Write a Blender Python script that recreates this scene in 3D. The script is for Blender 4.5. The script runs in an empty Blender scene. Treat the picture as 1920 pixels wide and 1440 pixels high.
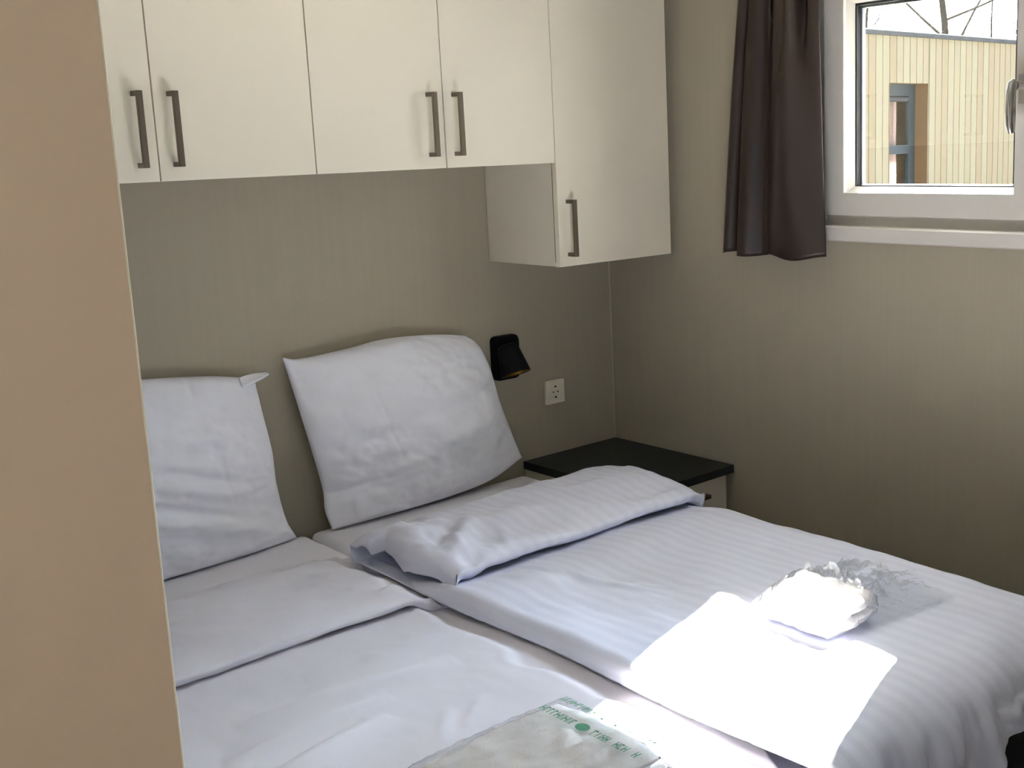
import bpy, bmesh, math, random
import numpy as np
from mathutils import Vector, Matrix

C = bpy.context.scene
COL = C.collection
PI = math.pi

# ------------------------------------------------------------------ materials
def mat(name, color, rough=0.6, metal=0.0, spec=0.5, bump=None, sheen=0.0, var=None, coat=0.0):
    """Principled material; bump=(scale, strength, stretch xyz); var=(scale, amount, stretch) colour mottling of the thing itself."""
    m = bpy.data.materials.new(name)
    m.use_nodes = True
    nt = m.node_tree
    p = nt.nodes['Principled BSDF']
    p.inputs['Base Color'].default_value = (*color, 1)
    p.inputs['Roughness'].default_value = rough
    p.inputs['Metallic'].default_value = metal
    p.inputs['Specular IOR Level'].default_value = spec
    p.inputs['Sheen Weight'].default_value = sheen
    p.inputs['Coat Weight'].default_value = coat
    tc = nt.nodes.new('ShaderNodeTexCoord')
    def noise(scale, stretch, detail=3):
        mp = nt.nodes.new('ShaderNodeMapping')
        mp.inputs['Scale'].default_value = stretch
        nt.links.new(tc.outputs['Object'], mp.inputs['Vector'])
        n = nt.nodes.new('ShaderNodeTexNoise')
        n.inputs['Scale'].default_value = scale
        n.inputs['Detail'].default_value = detail
        nt.links.new(mp.outputs['Vector'], n.inputs['Vector'])
        return n
    if bump:
        n = noise(bump[0], bump[2] if len(bump) > 2 else (1, 1, 1))
        b = nt.nodes.new('ShaderNodeBump')
        b.inputs['Strength'].default_value = bump[1]
        b.inputs['Distance'].default_value = 0.002
        nt.links.new(n.outputs['Fac'], b.inputs['Height'])
        nt.links.new(b.outputs['Normal'], p.inputs['Normal'])
    if var:
        n = noise(var[0], var[2] if len(var) > 2 else (1, 1, 1))
        r = nt.nodes.new('ShaderNodeValToRGB')
        lo = tuple(c * (1 - var[1]) for c in color)
        hi = tuple(min(1, c * (1 + var[1])) for c in color)
        r.color_ramp.elements[0].position = 0.3
        r.color_ramp.elements[1].position = 0.7
        r.color_ramp.elements[0].color = (*lo, 1)
        r.color_ramp.elements[1].color = (*hi, 1)
        nt.links.new(n.outputs['Fac'], r.inputs['Fac'])
        nt.links.new(r.outputs['Color'], p.inputs['Base Color'])
    return m

def stripe_mat(name, c1, c2, pitch):
    """white satin-stripe cotton: the stripes are woven in, they follow the cloth's own UVs (metres)."""
    m = mat(name, c1, 0.75, sheen=0.15)
    nt = m.node_tree
    p = nt.nodes['Principled BSDF']
    uv = nt.nodes.new('ShaderNodeUVMap'); uv.uv_map = 'cloth'
    sx = nt.nodes.new('ShaderNodeSeparateXYZ')
    nt.links.new(uv.outputs['UV'], sx.inputs[0])
    mu = nt.nodes.new('ShaderNodeMath'); mu.operation = 'MULTIPLY'; mu.inputs[1].default_value = 2 * PI / pitch
    nt.links.new(sx.outputs['X'], mu.inputs[0])
    sn = nt.nodes.new('ShaderNodeMath'); sn.operation = 'SINE'
    nt.links.new(mu.outputs[0], sn.inputs[0])
    r = nt.nodes.new('ShaderNodeValToRGB')
    r.color_ramp.elements[0].position = 0.45
    r.color_ramp.elements[1].position = 0.55
    r.color_ramp.elements[0].color = (*c1, 1)
    r.color_ramp.elements[1].color = (*c2, 1)
    mr = nt.nodes.new('ShaderNodeMapRange')
    mr.inputs['From Min'].default_value = -1
    nt.links.new(sn.outputs[0], mr.inputs['Value'])
    nt.links.new(mr.outputs['Result'], r.inputs['Fac'])
    nt.links.new(r.outputs['Color'], p.inputs['Base Color'])
    mr2 = nt.nodes.new('ShaderNodeMapRange')
    mr2.inputs['From Min'].default_value = -1
    mr2.inputs['To Min'].default_value = 0.8
    mr2.inputs['To Max'].default_value = 0.5
    nt.links.new(sn.outputs[0], mr2.inputs['Value'])
    nt.links.new(mr2.outputs['Result'], p.inputs['Roughness'])
    return m

def glass_mat(name, gloss_rough=0.0, tint=(1, 1, 1), ior=1.5, gain=1.0, bump=None, haze=0.0):
    m = bpy.data.materials.new(name)
    m.use_nodes = True
    nt = m.node_tree
    nt.nodes.clear()
    out = nt.nodes.new('ShaderNodeOutputMaterial')
    mix = nt.nodes.new('ShaderNodeMixShader')
    tr = nt.nodes.new('ShaderNodeBsdfTransparent'); tr.inputs['Color'].default_value = (*tint, 1)
    gl = nt.nodes.new('ShaderNodeBsdfGlossy'); gl.inputs['Roughness'].default_value = gloss_rough
    fr = nt.nodes.new('ShaderNodeFresnel'); fr.inputs['IOR'].default_value = ior
    mu = nt.nodes.new('ShaderNodeMath'); mu.operation = 'MULTIPLY'; mu.inputs[1].default_value = gain; mu.use_clamp = True
    nt.links.new(fr.outputs[0], mu.inputs[0])
    nt.links.new(mu.outputs[0], mix.inputs['Fac'])
    if haze > 0:                                  # milky scatter of creased film
        df = nt.nodes.new('ShaderNodeBsdfDiffuse'); df.inputs['Color'].default_value = (0.85, 0.88, 0.90, 1)
        hz = nt.nodes.new('ShaderNodeMixShader'); hz.inputs['Fac'].default_value = haze
        nt.links.new(tr.outputs[0], hz.inputs[1]); nt.links.new(df.outputs[0], hz.inputs[2])
        tr = hz
    nt.links.new(tr.outputs[0], mix.inputs[1])
    nt.links.new(gl.outputs[0], mix.inputs[2])
    nt.links.new(mix.outputs[0], out.inputs['Surface'])
    if bump:
        tc = nt.nodes.new('ShaderNodeTexCoord')
        n = nt.nodes.new('ShaderNodeTexNoise'); n.inputs['Scale'].default_value = bump[0]
        nt.links.new(tc.outputs['Object'], n.inputs['Vector'])
        b = nt.nodes.new('ShaderNodeBump'); b.inputs['Strength'].default_value = bump[1]; b.inputs['Distance'].default_value = 0.004
        nt.links.new(n.outputs['Fac'], b.inputs['Height'])
        nt.links.new(b.outputs['Normal'], gl.inputs['Normal'])
        nt.links.new(b.outputs['Normal'], fr.inputs['Normal'])
    return m

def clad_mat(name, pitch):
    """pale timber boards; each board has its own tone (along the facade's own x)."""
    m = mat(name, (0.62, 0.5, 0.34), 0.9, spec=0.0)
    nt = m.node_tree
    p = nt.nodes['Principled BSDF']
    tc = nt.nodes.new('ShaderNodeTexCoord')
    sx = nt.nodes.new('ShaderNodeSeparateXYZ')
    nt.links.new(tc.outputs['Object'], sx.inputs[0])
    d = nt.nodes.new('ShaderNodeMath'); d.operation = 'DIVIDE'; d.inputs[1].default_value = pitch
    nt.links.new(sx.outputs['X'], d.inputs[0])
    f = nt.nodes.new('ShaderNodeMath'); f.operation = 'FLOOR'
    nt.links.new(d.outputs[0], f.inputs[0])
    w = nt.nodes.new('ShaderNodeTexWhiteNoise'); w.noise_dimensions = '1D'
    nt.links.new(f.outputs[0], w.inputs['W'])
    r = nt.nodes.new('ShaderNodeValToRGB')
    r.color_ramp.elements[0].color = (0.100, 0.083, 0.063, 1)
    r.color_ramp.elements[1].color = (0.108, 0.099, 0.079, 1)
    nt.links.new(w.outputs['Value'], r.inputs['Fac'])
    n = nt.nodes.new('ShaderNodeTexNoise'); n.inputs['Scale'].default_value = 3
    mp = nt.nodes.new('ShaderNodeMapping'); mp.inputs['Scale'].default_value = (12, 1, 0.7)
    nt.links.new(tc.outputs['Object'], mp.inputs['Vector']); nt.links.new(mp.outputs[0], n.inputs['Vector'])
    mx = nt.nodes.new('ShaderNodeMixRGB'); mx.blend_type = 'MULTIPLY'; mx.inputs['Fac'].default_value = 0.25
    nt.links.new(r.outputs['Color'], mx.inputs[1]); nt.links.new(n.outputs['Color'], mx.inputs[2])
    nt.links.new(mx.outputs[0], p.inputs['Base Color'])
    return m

M = {}
M['wall'] = mat('wallpaper_greige', (0.40, 0.355, 0.272), 0.75, spec=0.25, bump=(90, 0.12, (1, 1, 0.12)), var=(60, 0.018, (1, 1, 0.03)))
M['ceiling'] = mat('ceiling_white', (0.75, 0.74, 0.70), 0.8)
M['floor'] = mat('floor_dark_wood', (0.30, 0.185, 0.105), 0.45, var=(6, 0.25, (1, 9, 1)))
M['cream'] = mat('cream_laminate', (0.81, 0.74, 0.615), 0.42, spec=0.35, bump=(300, 0.03))
M['carcass'] = mat('carcass_laminate', (0.72, 0.67, 0.57), 0.5, spec=0.3)
M['gap'] = mat('joint_shade_dark', (0.16, 0.12, 0.085), 0.8)
M['tan'] = mat('tan_laminate', (0.92, 0.655, 0.44), 0.55, spec=0.3, bump=(250, 0.03))
M['band'] = mat('lit_edge_band', (0.80, 0.68, 0.48), 0.4)  # paler tone stands in for light caught on the rounded panel edge
M['sealant'] = mat('greige_sealant', (0.50, 0.44, 0.33), 0.6)
M['handle'] = mat('brushed_pewter', (0.20, 0.165, 0.125), 0.42, metal=0.85)
M['sheet'] = mat('white_sheet_cotton', (0.80, 0.79, 0.84), 0.8, sheen=0.1, bump=(14, 0.08))
M['cotton'] = mat('white_pillow_cotton', (0.80, 0.80, 0.87), 0.8, sheen=0.1, bump=(18, 0.10))
M['duvet_plain'] = mat('white_duvet_cotton', (0.665, 0.635, 0.69), 0.8, sheen=0.1)
M['duvet_stripe'] = stripe_mat('white_satin_stripe', (0.715, 0.73, 0.865), (0.745, 0.76, 0.895), 0.036)
M['black_fabric'] = mat('black_upholstery', (0.012, 0.012, 0.013), 0.9, bump=(400, 0.2))
M['black_top'] = mat('black_laminate', (0.011, 0.0145, 0.015), 0.42, spec=0.4)
M['black_metal'] = mat('black_powdercoat', (0.003, 0.003, 0.003), 0.6, spec=0.2)
M['gold'] = mat('gold_reflector', (0.42, 0.25, 0.06), 0.35, metal=1.0)
M['socket'] = mat('ivory_plastic', (0.78, 0.73, 0.60), 0.35)
M['dark_hole'] = mat('dark_contact', (0.03, 0.028, 0.025), 0.6)
M['upvc'] = mat('white_upvc', (0.66, 0.625, 0.575), 0.3, spec=0.4)
M['gasket'] = mat('black_rubber', (0.015, 0.016, 0.02), 0.6)
M['steel'] = mat('satin_steel', (0.52, 0.50, 0.47), 0.28, metal=1.0)
M['curtain'] = mat('brown_blackout_satin', (0.034, 0.021, 0.0155), 0.38, spec=0.38, bump=(500, 0.03))
M['towel'] = mat('white_towelling', (0.80, 0.78, 0.79), 0.9, sheen=0.25, bump=(260, 0.5))
M['film'] = glass_mat('clear_film', 0.06, (0.995, 0.995, 0.995), 1.38, 0.6, bump=(40, 0.35))
M['film_end'] = glass_mat('crumpled_clear_film', 0.04, (0.998, 1.0, 1.0), 1.40, 0.5, haze=0.05)
M['print'] = mat('green_print', (0.07, 0.26, 0.15), 0.5)
M['glass'] = glass_mat('window_glass', 0.0, (0.96, 0.98, 0.975), 1.5, 0.9)
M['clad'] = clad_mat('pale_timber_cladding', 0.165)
M['zinc'] = mat('grey_roof_trim', (0.03, 0.031, 0.036), 0.8, spec=0.0, var=(5, 0.2))
M['anthracite'] = mat('anthracite_frame', (0.016, 0.020, 0.026), 0.7, spec=0.1)
M['reveal'] = mat('timber_reveal', (0.062, 0.042, 0.027), 0.9, spec=0.0)
M['house_curtain'] = mat('red_brown_curtain', (0.26, 0.165, 0.14), 0.8, spec=0.0, var=(9, 0.5, (1, 1, 0.05)))
M['house_glass'] = glass_mat('house_glass', 0.02, (0.9, 0.92, 0.93), 1.5, 0.04)
M['bark'] = mat('grey_bark', (0.028, 0.026, 0.024), 0.9, spec=0.0, bump=(20, 0.5))
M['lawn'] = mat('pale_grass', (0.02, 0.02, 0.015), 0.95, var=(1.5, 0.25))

# ------------------------------------------------------------------ mesh helpers
def finish(o, kind=None, label=None, cat=None, group=None):
    if kind: o['kind'] = kind
    if label: o['label'] = label
    if cat: o['category'] = cat
    if group: o['group'] = group
    return o

def obj(name, bm, m, parent=None, smooth=False, loc=None, auto=None):
    me = bpy.data.meshes.new(name)
    bmesh.ops.recalc_face_normals(bm, faces=bm.faces)
    bm.to_mesh(me); bm.free()
    o = bpy.data.objects.new(name, me)
    COL.objects.link(o)
    me.materials.append(m)
    if smooth:
        me.polygons.foreach_set('use_smooth', [True] * len(me.polygons))
        if auto is not None:
            me.set_sharp_from_angle(angle=math.radians(auto))
    if parent is not None:
        o.parent = parent
    if loc: o.location = loc
    return o

def empty(name, loc, **kw):
    o = bpy.data.objects.new(name, None)
    o.empty_display_size = 0.05
    COL.objects.link(o)
    o.location = loc
    return finish(o, **kw)

def box(bm, x0, x1, y0, y1, z0, z1, bev=0.0, seg=2):
    x0, x1 = sorted((x0, x1)); y0, y1 = sorted((y0, y1)); z0, z1 = sorted((z0, z1))
    vs = [bm.verts.new((x, y, z)) for x in (x0, x1) for y in (y0, y1) for z in (z0, z1)]
    fs = [(0, 1, 3, 2), (4, 6, 7, 5), (0, 4, 5, 1), (2, 3, 7, 6), (0, 2, 6, 4), (1, 5, 7, 3)]
    faces = [bm.faces.new([vs[i] for i in f]) for f in fs]
    if bev > 0:
        es = list({e for f in faces for e in f.edges})
        bmesh.ops.bevel(bm, geom=es, offset=bev, segments=seg, profile=0.5, affect='EDGES')

def boxes(*bs, bev=0.0):
    bm = bmesh.new()
    for b in bs: box(bm, *b, bev=bev)
    return bm

def tube(bm, pts, rad, n=12, cap=True):
    """swept round tube through pts with radius list or number"""
    pts = [Vector(p) for p in pts]
    if not hasattr(rad, '__len__'): rad = [rad] * len(pts)
    rings = []
    prev = None
    for i, p in enumerate(pts):
        t = (pts[min(i + 1, len(pts) - 1)] - pts[max(i - 1, 0)]).normalized()
        a = prev if prev is not None else (Vector((0, 0, 1)) if abs(t.z) < 0.9 else Vector((1, 0, 0)))
        a = (a - t * a.dot(t)).normalized(); prev = a
        b = t.cross(a)
        rings.append([bm.verts.new(p + (a * math.cos(2 * PI * k / n) + b * math.sin(2 * PI * k / n)) * rad[i]) for k in range(n)])
    for r0, r1 in zip(rings, rings[1:]):
        for k in range(n):
            bm.faces.new((r0[k], r0[(k + 1) % n], r1[(k + 1) % n], r1[k]))
    if cap:
        bm.faces.new(rings[0]); bm.faces.new(rings[-1][::-1])

def lathe(bm, prof, mtx, n=32):
    """prof: (r, h) list along local z"""
    rings = [[bm.verts.new(mtx @ Vector((r * math.cos(2 * PI * k / n), r * math.sin(2 * PI * k / n), h))) for k in range(n)] for r, h in prof]
    for r0, r1 in zip(rings, rings[1:]):
        for k in range(n):
            bm.faces.new((r0[k], r0[(k + 1) % n], r1[(k + 1) % n], r1[k]))
    return rings

def prism(bm, poly, axis, a, b):
    """extrude a 2-D polygon along axis from a to b"""
    def P(p, t):
        return {'x': (t, p[0], p[1]), 'y': (p[0], t, p[1]), 'z': (p[0], p[1], t)}[axis]
    v0 = [bm.verts.new(P(p, a)) for p in poly]
    v1 = [bm.verts.new(P(p, b)) for p in poly]
    bm.faces.new(v0); bm.faces.new(v1[::-1])
    n = len(poly)
    for i in range(n):
        bm.faces.new((v0[i], v0[(i + 1) % n], v1[(i + 1) % n], v1[i]))

def rrect(cx, cy, w, h, r, n=6):
    out = []
    for qx, qy, a0 in ((1, 1, 0), (-1, 1, 90), (-1, -1, 180), (1, -1, 270)):
        for k in range(n + 1):
            a = math.radians(a0 + 90 * k / n)
            out.append((cx + qx * (w / 2 - r) + r * math.cos(a), cy + qy * (h / 2 - r) + r * math.sin(a)))
    return out

def grid_obj(name, X, Y, Z, m, parent=None, uv=None, close=None):
    """a smooth quad sheet from 2-D arrays"""
    nu, nv = X.shape
    co = np.stack([X, Y, Z], -1).reshape(-1, 3)
    idx = np.arange(nu * nv).reshape(nu, nv)
    q = np.stack([idx[:-1, :-1], idx[1:, :-1], idx[1:, 1:], idx[:-1, 1:]], -1).reshape(-1, 4)
    me = bpy.data.meshes.new(name)
    me.from_pydata(co.tolist(), [], q.tolist())
    if uv is not None:
        l = me.uv_layers.new(name='cloth')
        uvf = np.stack(uv, -1).reshape(-1, 2)[q.reshape(-1)]
        l.data.foreach_set('uv', uvf.reshape(-1).astype(np.float32))
    me.polygons.foreach_set('use_smooth', [True] * len(me.polygons))
    me.materials.append(m)
    me.update()
    o = bpy.data.objects.new(name, me)
    COL.objects.link(o)
    if parent is not None: o.parent = parent
    return o

# ---- smooth value noise (numpy)
def _h(ix, iy, s):
    n = (ix.astype(np.int64) * 374761393 + iy.astype(np.int64) * 668265263 + s * 1274126177) & 0x7fffffff
    n = ((n ^ (n >> 13)) * 1103515245 + 12345) & 0x7fffffff
    n = (n ^ (n >> 16)) & 0xffffff
    return n / float(0xffffff)

def vn(x, y, s=0):
    x = np.asarray(x, float); y = np.asarray(y, float)
    ix = np.floor(x); iy = np.floor(y)
    fx = x - ix; fy = y - iy
    fx = fx ** 3 * (fx * (fx * 6 - 15) + 10); fy = fy ** 3 * (fy * (fy * 6 - 15) + 10)
    a = _h(ix, iy, s); b = _h(ix + 1, iy, s); c = _h(ix, iy + 1, s); d = _h(ix + 1, iy + 1, s)
    return ((a * (1 - fx) + b * fx) * (1 - fy) + (c * (1 - fx) + d * fx) * fy) * 2 - 1

def fbm(x, y, s=0, o=3):
    r = 0; a = 1.0
    for k in range(o):
        r = r + a * vn(x * 2 ** k + 17.3 * k, y * 2 ** k - 9.1 * k, s + k); a *= 0.5
    return r

def ridge(x, y, s=0):
    return 1 - np.abs(vn(x, y, s)) * 2

def sstep(a, b, x):
    t = np.clip((x - a) / (b - a), 0, 1)
    return t * t * (3 - 2 * t)

def crease(X, Y, x0, y0, x1, y1, w, h, asym=0.0):
    """height of a soft fold running from (x0,y0) to (x1,y1)"""
    dx, dy = x1 - x0, y1 - y0
    L = math.hypot(dx, dy); dx /= L; dy /= L
    s = (X - x0) * dx + (Y - y0) * dy
    t = -(X - x0) * dy + (Y - y0) * dx + asym * np.sin(s / L * PI) * 0.02
    env = np.clip(s / L, 0, 1); env = np.where((s > 0) & (s < L), np.sin(env * PI) ** 0.7, 0)
    return h * env * np.exp(-(t / w) ** 2)

def catmull(pts, ds):
    p = np.array(pts, float)
    p = np.vstack([2 * p[0] - p[1], p, 2 * p[-1] - p[-2]])
    out = []
    for i in range(1, len(p) - 2):
        for t in np.linspace(0, 1, 40, endpoint=False):
            a, b, c, d = p[i - 1], p[i], p[i + 1], p[i + 2]
            out.append(0.5 * (2 * b + (c - a) * t + (2 * a - 5 * b + 4 * c - d) * t * t + (3 * b - a - 3 * c + d) * t ** 3))
    out.append(p[-2]); out = np.array(out)
    L = np.concatenate([[0], np.cumsum(np.linalg.norm(np.diff(out, axis=0), axis=1))])
    s = np.linspace(0, L[-1], max(2, int(round(L[-1] / ds)) + 1))
    return np.stack([np.interp(s, L, out[:, k]) for k in range(out.shape[1])], -1), s

def ring(bm, x0, x1, o, i, ch=0.0):
    """mitred rectangular frame; o, i = (y0,y1,z0,z1); ch pushes the inner edge of the room side back"""
    oc = [(o[0], o[2]), (o[1], o[2]), (o[1], o[3]), (o[0], o[3])]
    ic = [(i[0], i[2]), (i[1], i[2]), (i[1], i[3]), (i[0], i[3])]
    of = [bm.verts.new((x0, *p)) for p in oc]; ob = [bm.verts.new((x1, *p)) for p in oc]
    jf = [bm.verts.new((x0 + ch, *p)) for p in ic]; jb = [bm.verts.new((x1, *p)) for p in ic]
    for k in range(4):
        l = (k + 1) % 4
        bm.faces.new((of[k], of[l], jf[l], jf[k])); bm.faces.new((ob[k], jb[k], jb[l], ob[l]))
        bm.faces.new((of[k], ob[k], ob[l], of[l])); bm.faces.new((jf[k], jf[l], jb[l], jb[k]))

# ------------------------------------------------------------------ the room
CEIL = 2.45
XL, YF = -3.0, -3.95            # inner faces of the far-left and near walls
T = 0.12
# window opening in the right wall
WY0, WY1, WZ0, WZ1 = -1.60, -0.875, 1.318, 2.03
bm = boxes((XL - T, T, YF - T, T, -0.12, 0.0))
finish(obj('floor', bm, M['floor']), 'structure')
bm = boxes((XL - T, T, YF - T, T, CEIL, CEIL + 0.12))
finish(obj('ceiling', bm, M['ceiling']), 'structure')
bm = boxes((XL - T, T, 0.0, T, 0.0, CEIL))
finish(obj('wall_back', bm, M['wall']), 'structure')
bm = boxes((XL - T, XL, YF, 0.0, 0.0, CEIL))
finish(obj('wall_left', bm, M['wall']), 'structure')
bm = boxes((0, T, YF, 0.0, 0.0, WZ0), (0, T, YF, 0.0, WZ1, CEIL), (0, T, YF, WY0, WZ0, WZ1), (0, T, WY1, 0.0, WZ0, WZ1))
finish(obj('wall_right', bm, M['wall']), 'structure')
# near wall with an unseen window added behind the camera for fill daylight
FX0, FX1, FZ0, FZ1 = -2.88, -1.80, 0.75, 2.05
bm = boxes((XL - T, T, YF - T, YF, 0.0, FZ0), (XL - T, T, YF - T, YF, FZ1, CEIL), (XL - T, FX0, YF - T, YF, FZ0, FZ1), (FX1, T, YF - T, YF, FZ0, FZ1))
finish(obj('wall_front', bm, M['wall']), 'structure')
bm = bmesh.new()
ring(bm, 0.0, 0.07, (FX0, FX1, FZ0, FZ1), (FX0 + 0.07, FX1 - 0.07, FZ0 + 0.07, FZ1 - 0.07))
bmesh.ops.transform(bm, matrix=Matrix(((0, 1, 0, 0), (-1, 0, 0, YF - 0.02), (0, 0, 1, 0), (0, 0, 0, 1))), verts=bm.verts)
w2 = obj('fill_window', bm, M['upvc'])
finish(w2, 'structure')
obj('glass_pane', boxes((FX0 + 0.07, FX1 - 0.07, YF - 0.06, YF - 0.05, FZ0 + 0.07, FZ1 - 0.07)), M['glass'], w2)
# slim sealant bead up the inner corner
bm = bmesh.new(); prism(bm, [(-0.0025, 0), (0, 0), (0, -0.0025)], 'z', 0.0, CEIL)
finish(obj('trim_1', bm, M['sealant']), 'structure')

# ------------------------------------------------------------------ window in the right wall
bm = bmesh.new()
ring(bm, 0.012, 0.085, (WY0, WY1, WZ0, WZ1), (WY0 + 0.05, WY1 - 0.05, WZ0 + 0.05, WZ1 - 0.05))
win = obj('window_1', bm, M['upvc'])
finish(win, 'structure')
SY0, SY1, SZ0, SZ1 = -1.562, -0.918, 1.352, 1.996      # sash outline
GY0, GY1, GZ0, GZ1 = -1.477, -1.003, 1.432, 1.915      # glass outline
bm = bmesh.new()
ring(bm, -0.006, 0.075, (SY0, SY1, SZ0, SZ1), (GY0 - 0.017, GY1 + 0.017, GZ0 - 0.017, GZ1 + 0.017))
es = [e for e in bm.edges if abs(e.verts[0].co.x + 0.006) < 1e-5 and abs(e.verts[1].co.x + 0.006) < 1e-5]
bmesh.ops.bevel(bm, geom=es, offset=0.003, segments=2, profile=0.5, affect='EDGES')
obj('sash', bm, M['upvc'], win)
bm = bmesh.new()
ring(bm, 0.004, 0.044, (GY0 - 0.017, GY1 + 0.017, GZ0 - 0.017, GZ1 + 0.017), (GY0 - 0.002, GY1 + 0.002, GZ0 - 0.002, GZ1 + 0.002), ch=0.020)
obj('glazing_bead', bm, M['upvc'], win)
bm = bmesh.new()
ring(bm, 0.026, 0.046, (GY0 - 0.002, GY1 + 0.002, GZ0 - 0.002, GZ1 + 0.002), (GY0 + 0.002, GY1 - 0.003, GZ0 + 0.0015, GZ1 - 0.004))
obj('gasket', bm, M['gasket'], win)
obj('glass_pane', boxes((0.036, 0.040, GY0 - 0.001, GY1 + 0.001, GZ0 - 0.001, GZ1 + 0.001)), M['glass'], win)
obj('spacer_bar', boxes((0.041, 0.056, GY1 - 0.010, GY1, GZ0, GZ1), (0.041, 0.056, GY0, GY0 + 0.010, GZ0, GZ1), (0.041, 0.056, GY0, GY1, GZ0 - 0.002, GZ0 + 0.003), (0.041, 0.056, GY0, GY1, GZ1 - 0.01, GZ1)), M['gasket'], win)
# hinge knuckle and its cover at the lower corner
bm = boxes((-0.010, 0.012, SY1 + 0.001, SY1 + 0.012, 1.376, 1.432), (-0.008, 0.012, SY1 + 0.001, SY1 + 0.018, 1.338, 1.370), bev=0.002)
obj('hinge', bm, M['upvc'], win)
# lever handle on the closing stile
hp = obj('window_handle', boxes((-0.014, -0.006, -1.530, -1.503, 1.630, 1.700), bev=0.003), M['steel'], win)
bm = bmesh.new()
tube(bm, [(-0.012, -1.515, 1.672), (-0.030, -1.515, 1.674), (-0.048, -1.515, 1.672)], [0.010, 0.010, 0.011], 16)
lev = [(-0.050, -1.5145, 1.684), (-0.055, -1.5125, 1.676), (-0.060, -1.511, 1.65), (-0.062, -1.5105, 1.61), (-0.060, -1.5115, 1.58), (-0.056, -1.513, 1.562)]
tube(bm, lev, [0.007, 0.0115, 0.0115, 0.0115, 0.011, 0.008], 16)
obj('lever', bm, M['steel'], hp, smooth=True, auto=50)
# sill board
bm = bmesh.new()
prism(bm, [(0.03, WZ0 + 0.002), (-0.026, WZ0 + 0.002), (-0.032, WZ0 - 0.003), (-0.032, WZ0 - 0.036), (-0.026, WZ0 - 0.040), (0.03, WZ0 - 0.040)], 'y', -1.72, -0.86)
bmesh.ops.translate(bm, verts=bm.verts, vec=(0, 0, 0.004))
obj('window_sill', bm, M['upvc'], win)

# ------------------------------------------------------------------ curtain
cu = empty('curtain', (-0.07, -0.78, 1.24), label='dark brown satin curtain hanging in pleats beside the window', cat='curtain')
nz, nt_ = 90, 220
zt = np.linspace(1.236, CEIL - 0.03, nz); tt = np.linspace(0, 1, nt_)
Zc, Tc = np.meshgrid(zt, tt, indexing='ij')
k = (Zc - 1.236) / 0.70
yl = -0.598 - 0.078 * k + 0.008 * np.sin(k * 2.2)
yr = -0.966 + 0.022 * k
# narrow pleats on the wall side, one broad panel on the window side
tb = np.interp(Tc, [0, 0.30, 0.46, 1], [0, 0.16, 0.42, 1])
Yc = yl + (yr - yl) * tb
ph = np.interp(Tc, [0, 0.13, 0.26, 0.36, 0.46, 0.54], [0.2, 1.0, 2.0, 3.0, 4.0, 4.6])
pl = np.sin(ph * PI) * 0.020 * (1 - 0.25 * k)
pan = np.where(Tc > 0.46, np.sin(np.clip((Tc - 0.46) / 0.54, 0, 1) * PI) ** 0.8 * 0.045, 0)
# pinch fold that opens downward into a broad bulge in the wide panel
q = np.clip((Zc - 1.40) / 0.45, 0, 1)
w_r = 0.15 - 0.115 * q ** 1.3
rid = (0.026 - 0.006 * q) * sstep(1.24, 1.50, Zc) * np.exp(-((Tc - (0.735 + 0.045 * q)) / w_r) ** 2)
val = 0.034 * sstep(1.72, 1.90, Zc) * np.exp(-((Tc - 0.855) / 0.055) ** 2)
Xc = -0.060 - np.where(Tc < 0.5, pl, 0) - pan - rid + val
Yc = Yc + 0.006 * np.where(Tc < 0.46, np.cos(ph * PI), 0)
Xc = np.minimum(Xc, -0.022)
Zc2 = Zc + 0.006 * np.sin(Tc * 14) * (Zc < 1.30)
o = grid_obj('curtain_cloth', Xc + 0.07, Yc + 0.78, Zc2 - 1.24, M['curtain'], cu)
md = o.modifiers.new('thick', 'SOLIDIFY'); md.thickness = 0.003; md.offset = 0
o = obj('curtain_track', boxes((-0.03, 0.03, -0.9, 0.32, 0, 0.02), bev=0.003), M['upvc'], cu)
o.location = (0, 0, CEIL - 1.24 - 0.021)

# ------------------------------------------------------------------ wall cabinets
DF, CB, TB, CT = -0.345, 1.5197, 1.221, 2.40      # door face, bottoms, top
def bar_handle(parent, x, z0, z1, y=DF):
    bm = bmesh.new()
    box(bm, x - 0.0065, x + 0.0065, y - 0.036, y - 0.027, z0, z1, bev=0.0008, seg=1)
    box(bm, x - 0.0065, x + 0.0065, y - 0.028, y, z1 - 0.011, z1, bev=0.0006, seg=1)
    box(bm, x - 0.0065, x + 0.0065, y - 0.028, y, z0, z0 + 0.011, bev=0.0006, seg=1)
    return obj('handle', bm, M['handle'], parent)

def carcass(x0, x1, z0, z1, yb, yf):
    t = 0.018
    return boxes((x0, x0 + t, yf, yb, z0, z1), (x1 - t, x1, yf, yb, z0, z1), (x0 + t, x1 - t, yf, yb, z0, z0 + t),
                 (x0 + t, x1 - t, yf, yb, z1 - t, z1), (x0 + t, x1 - t, yb - 0.006, yb, z0 + t, z1 - t))

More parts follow.
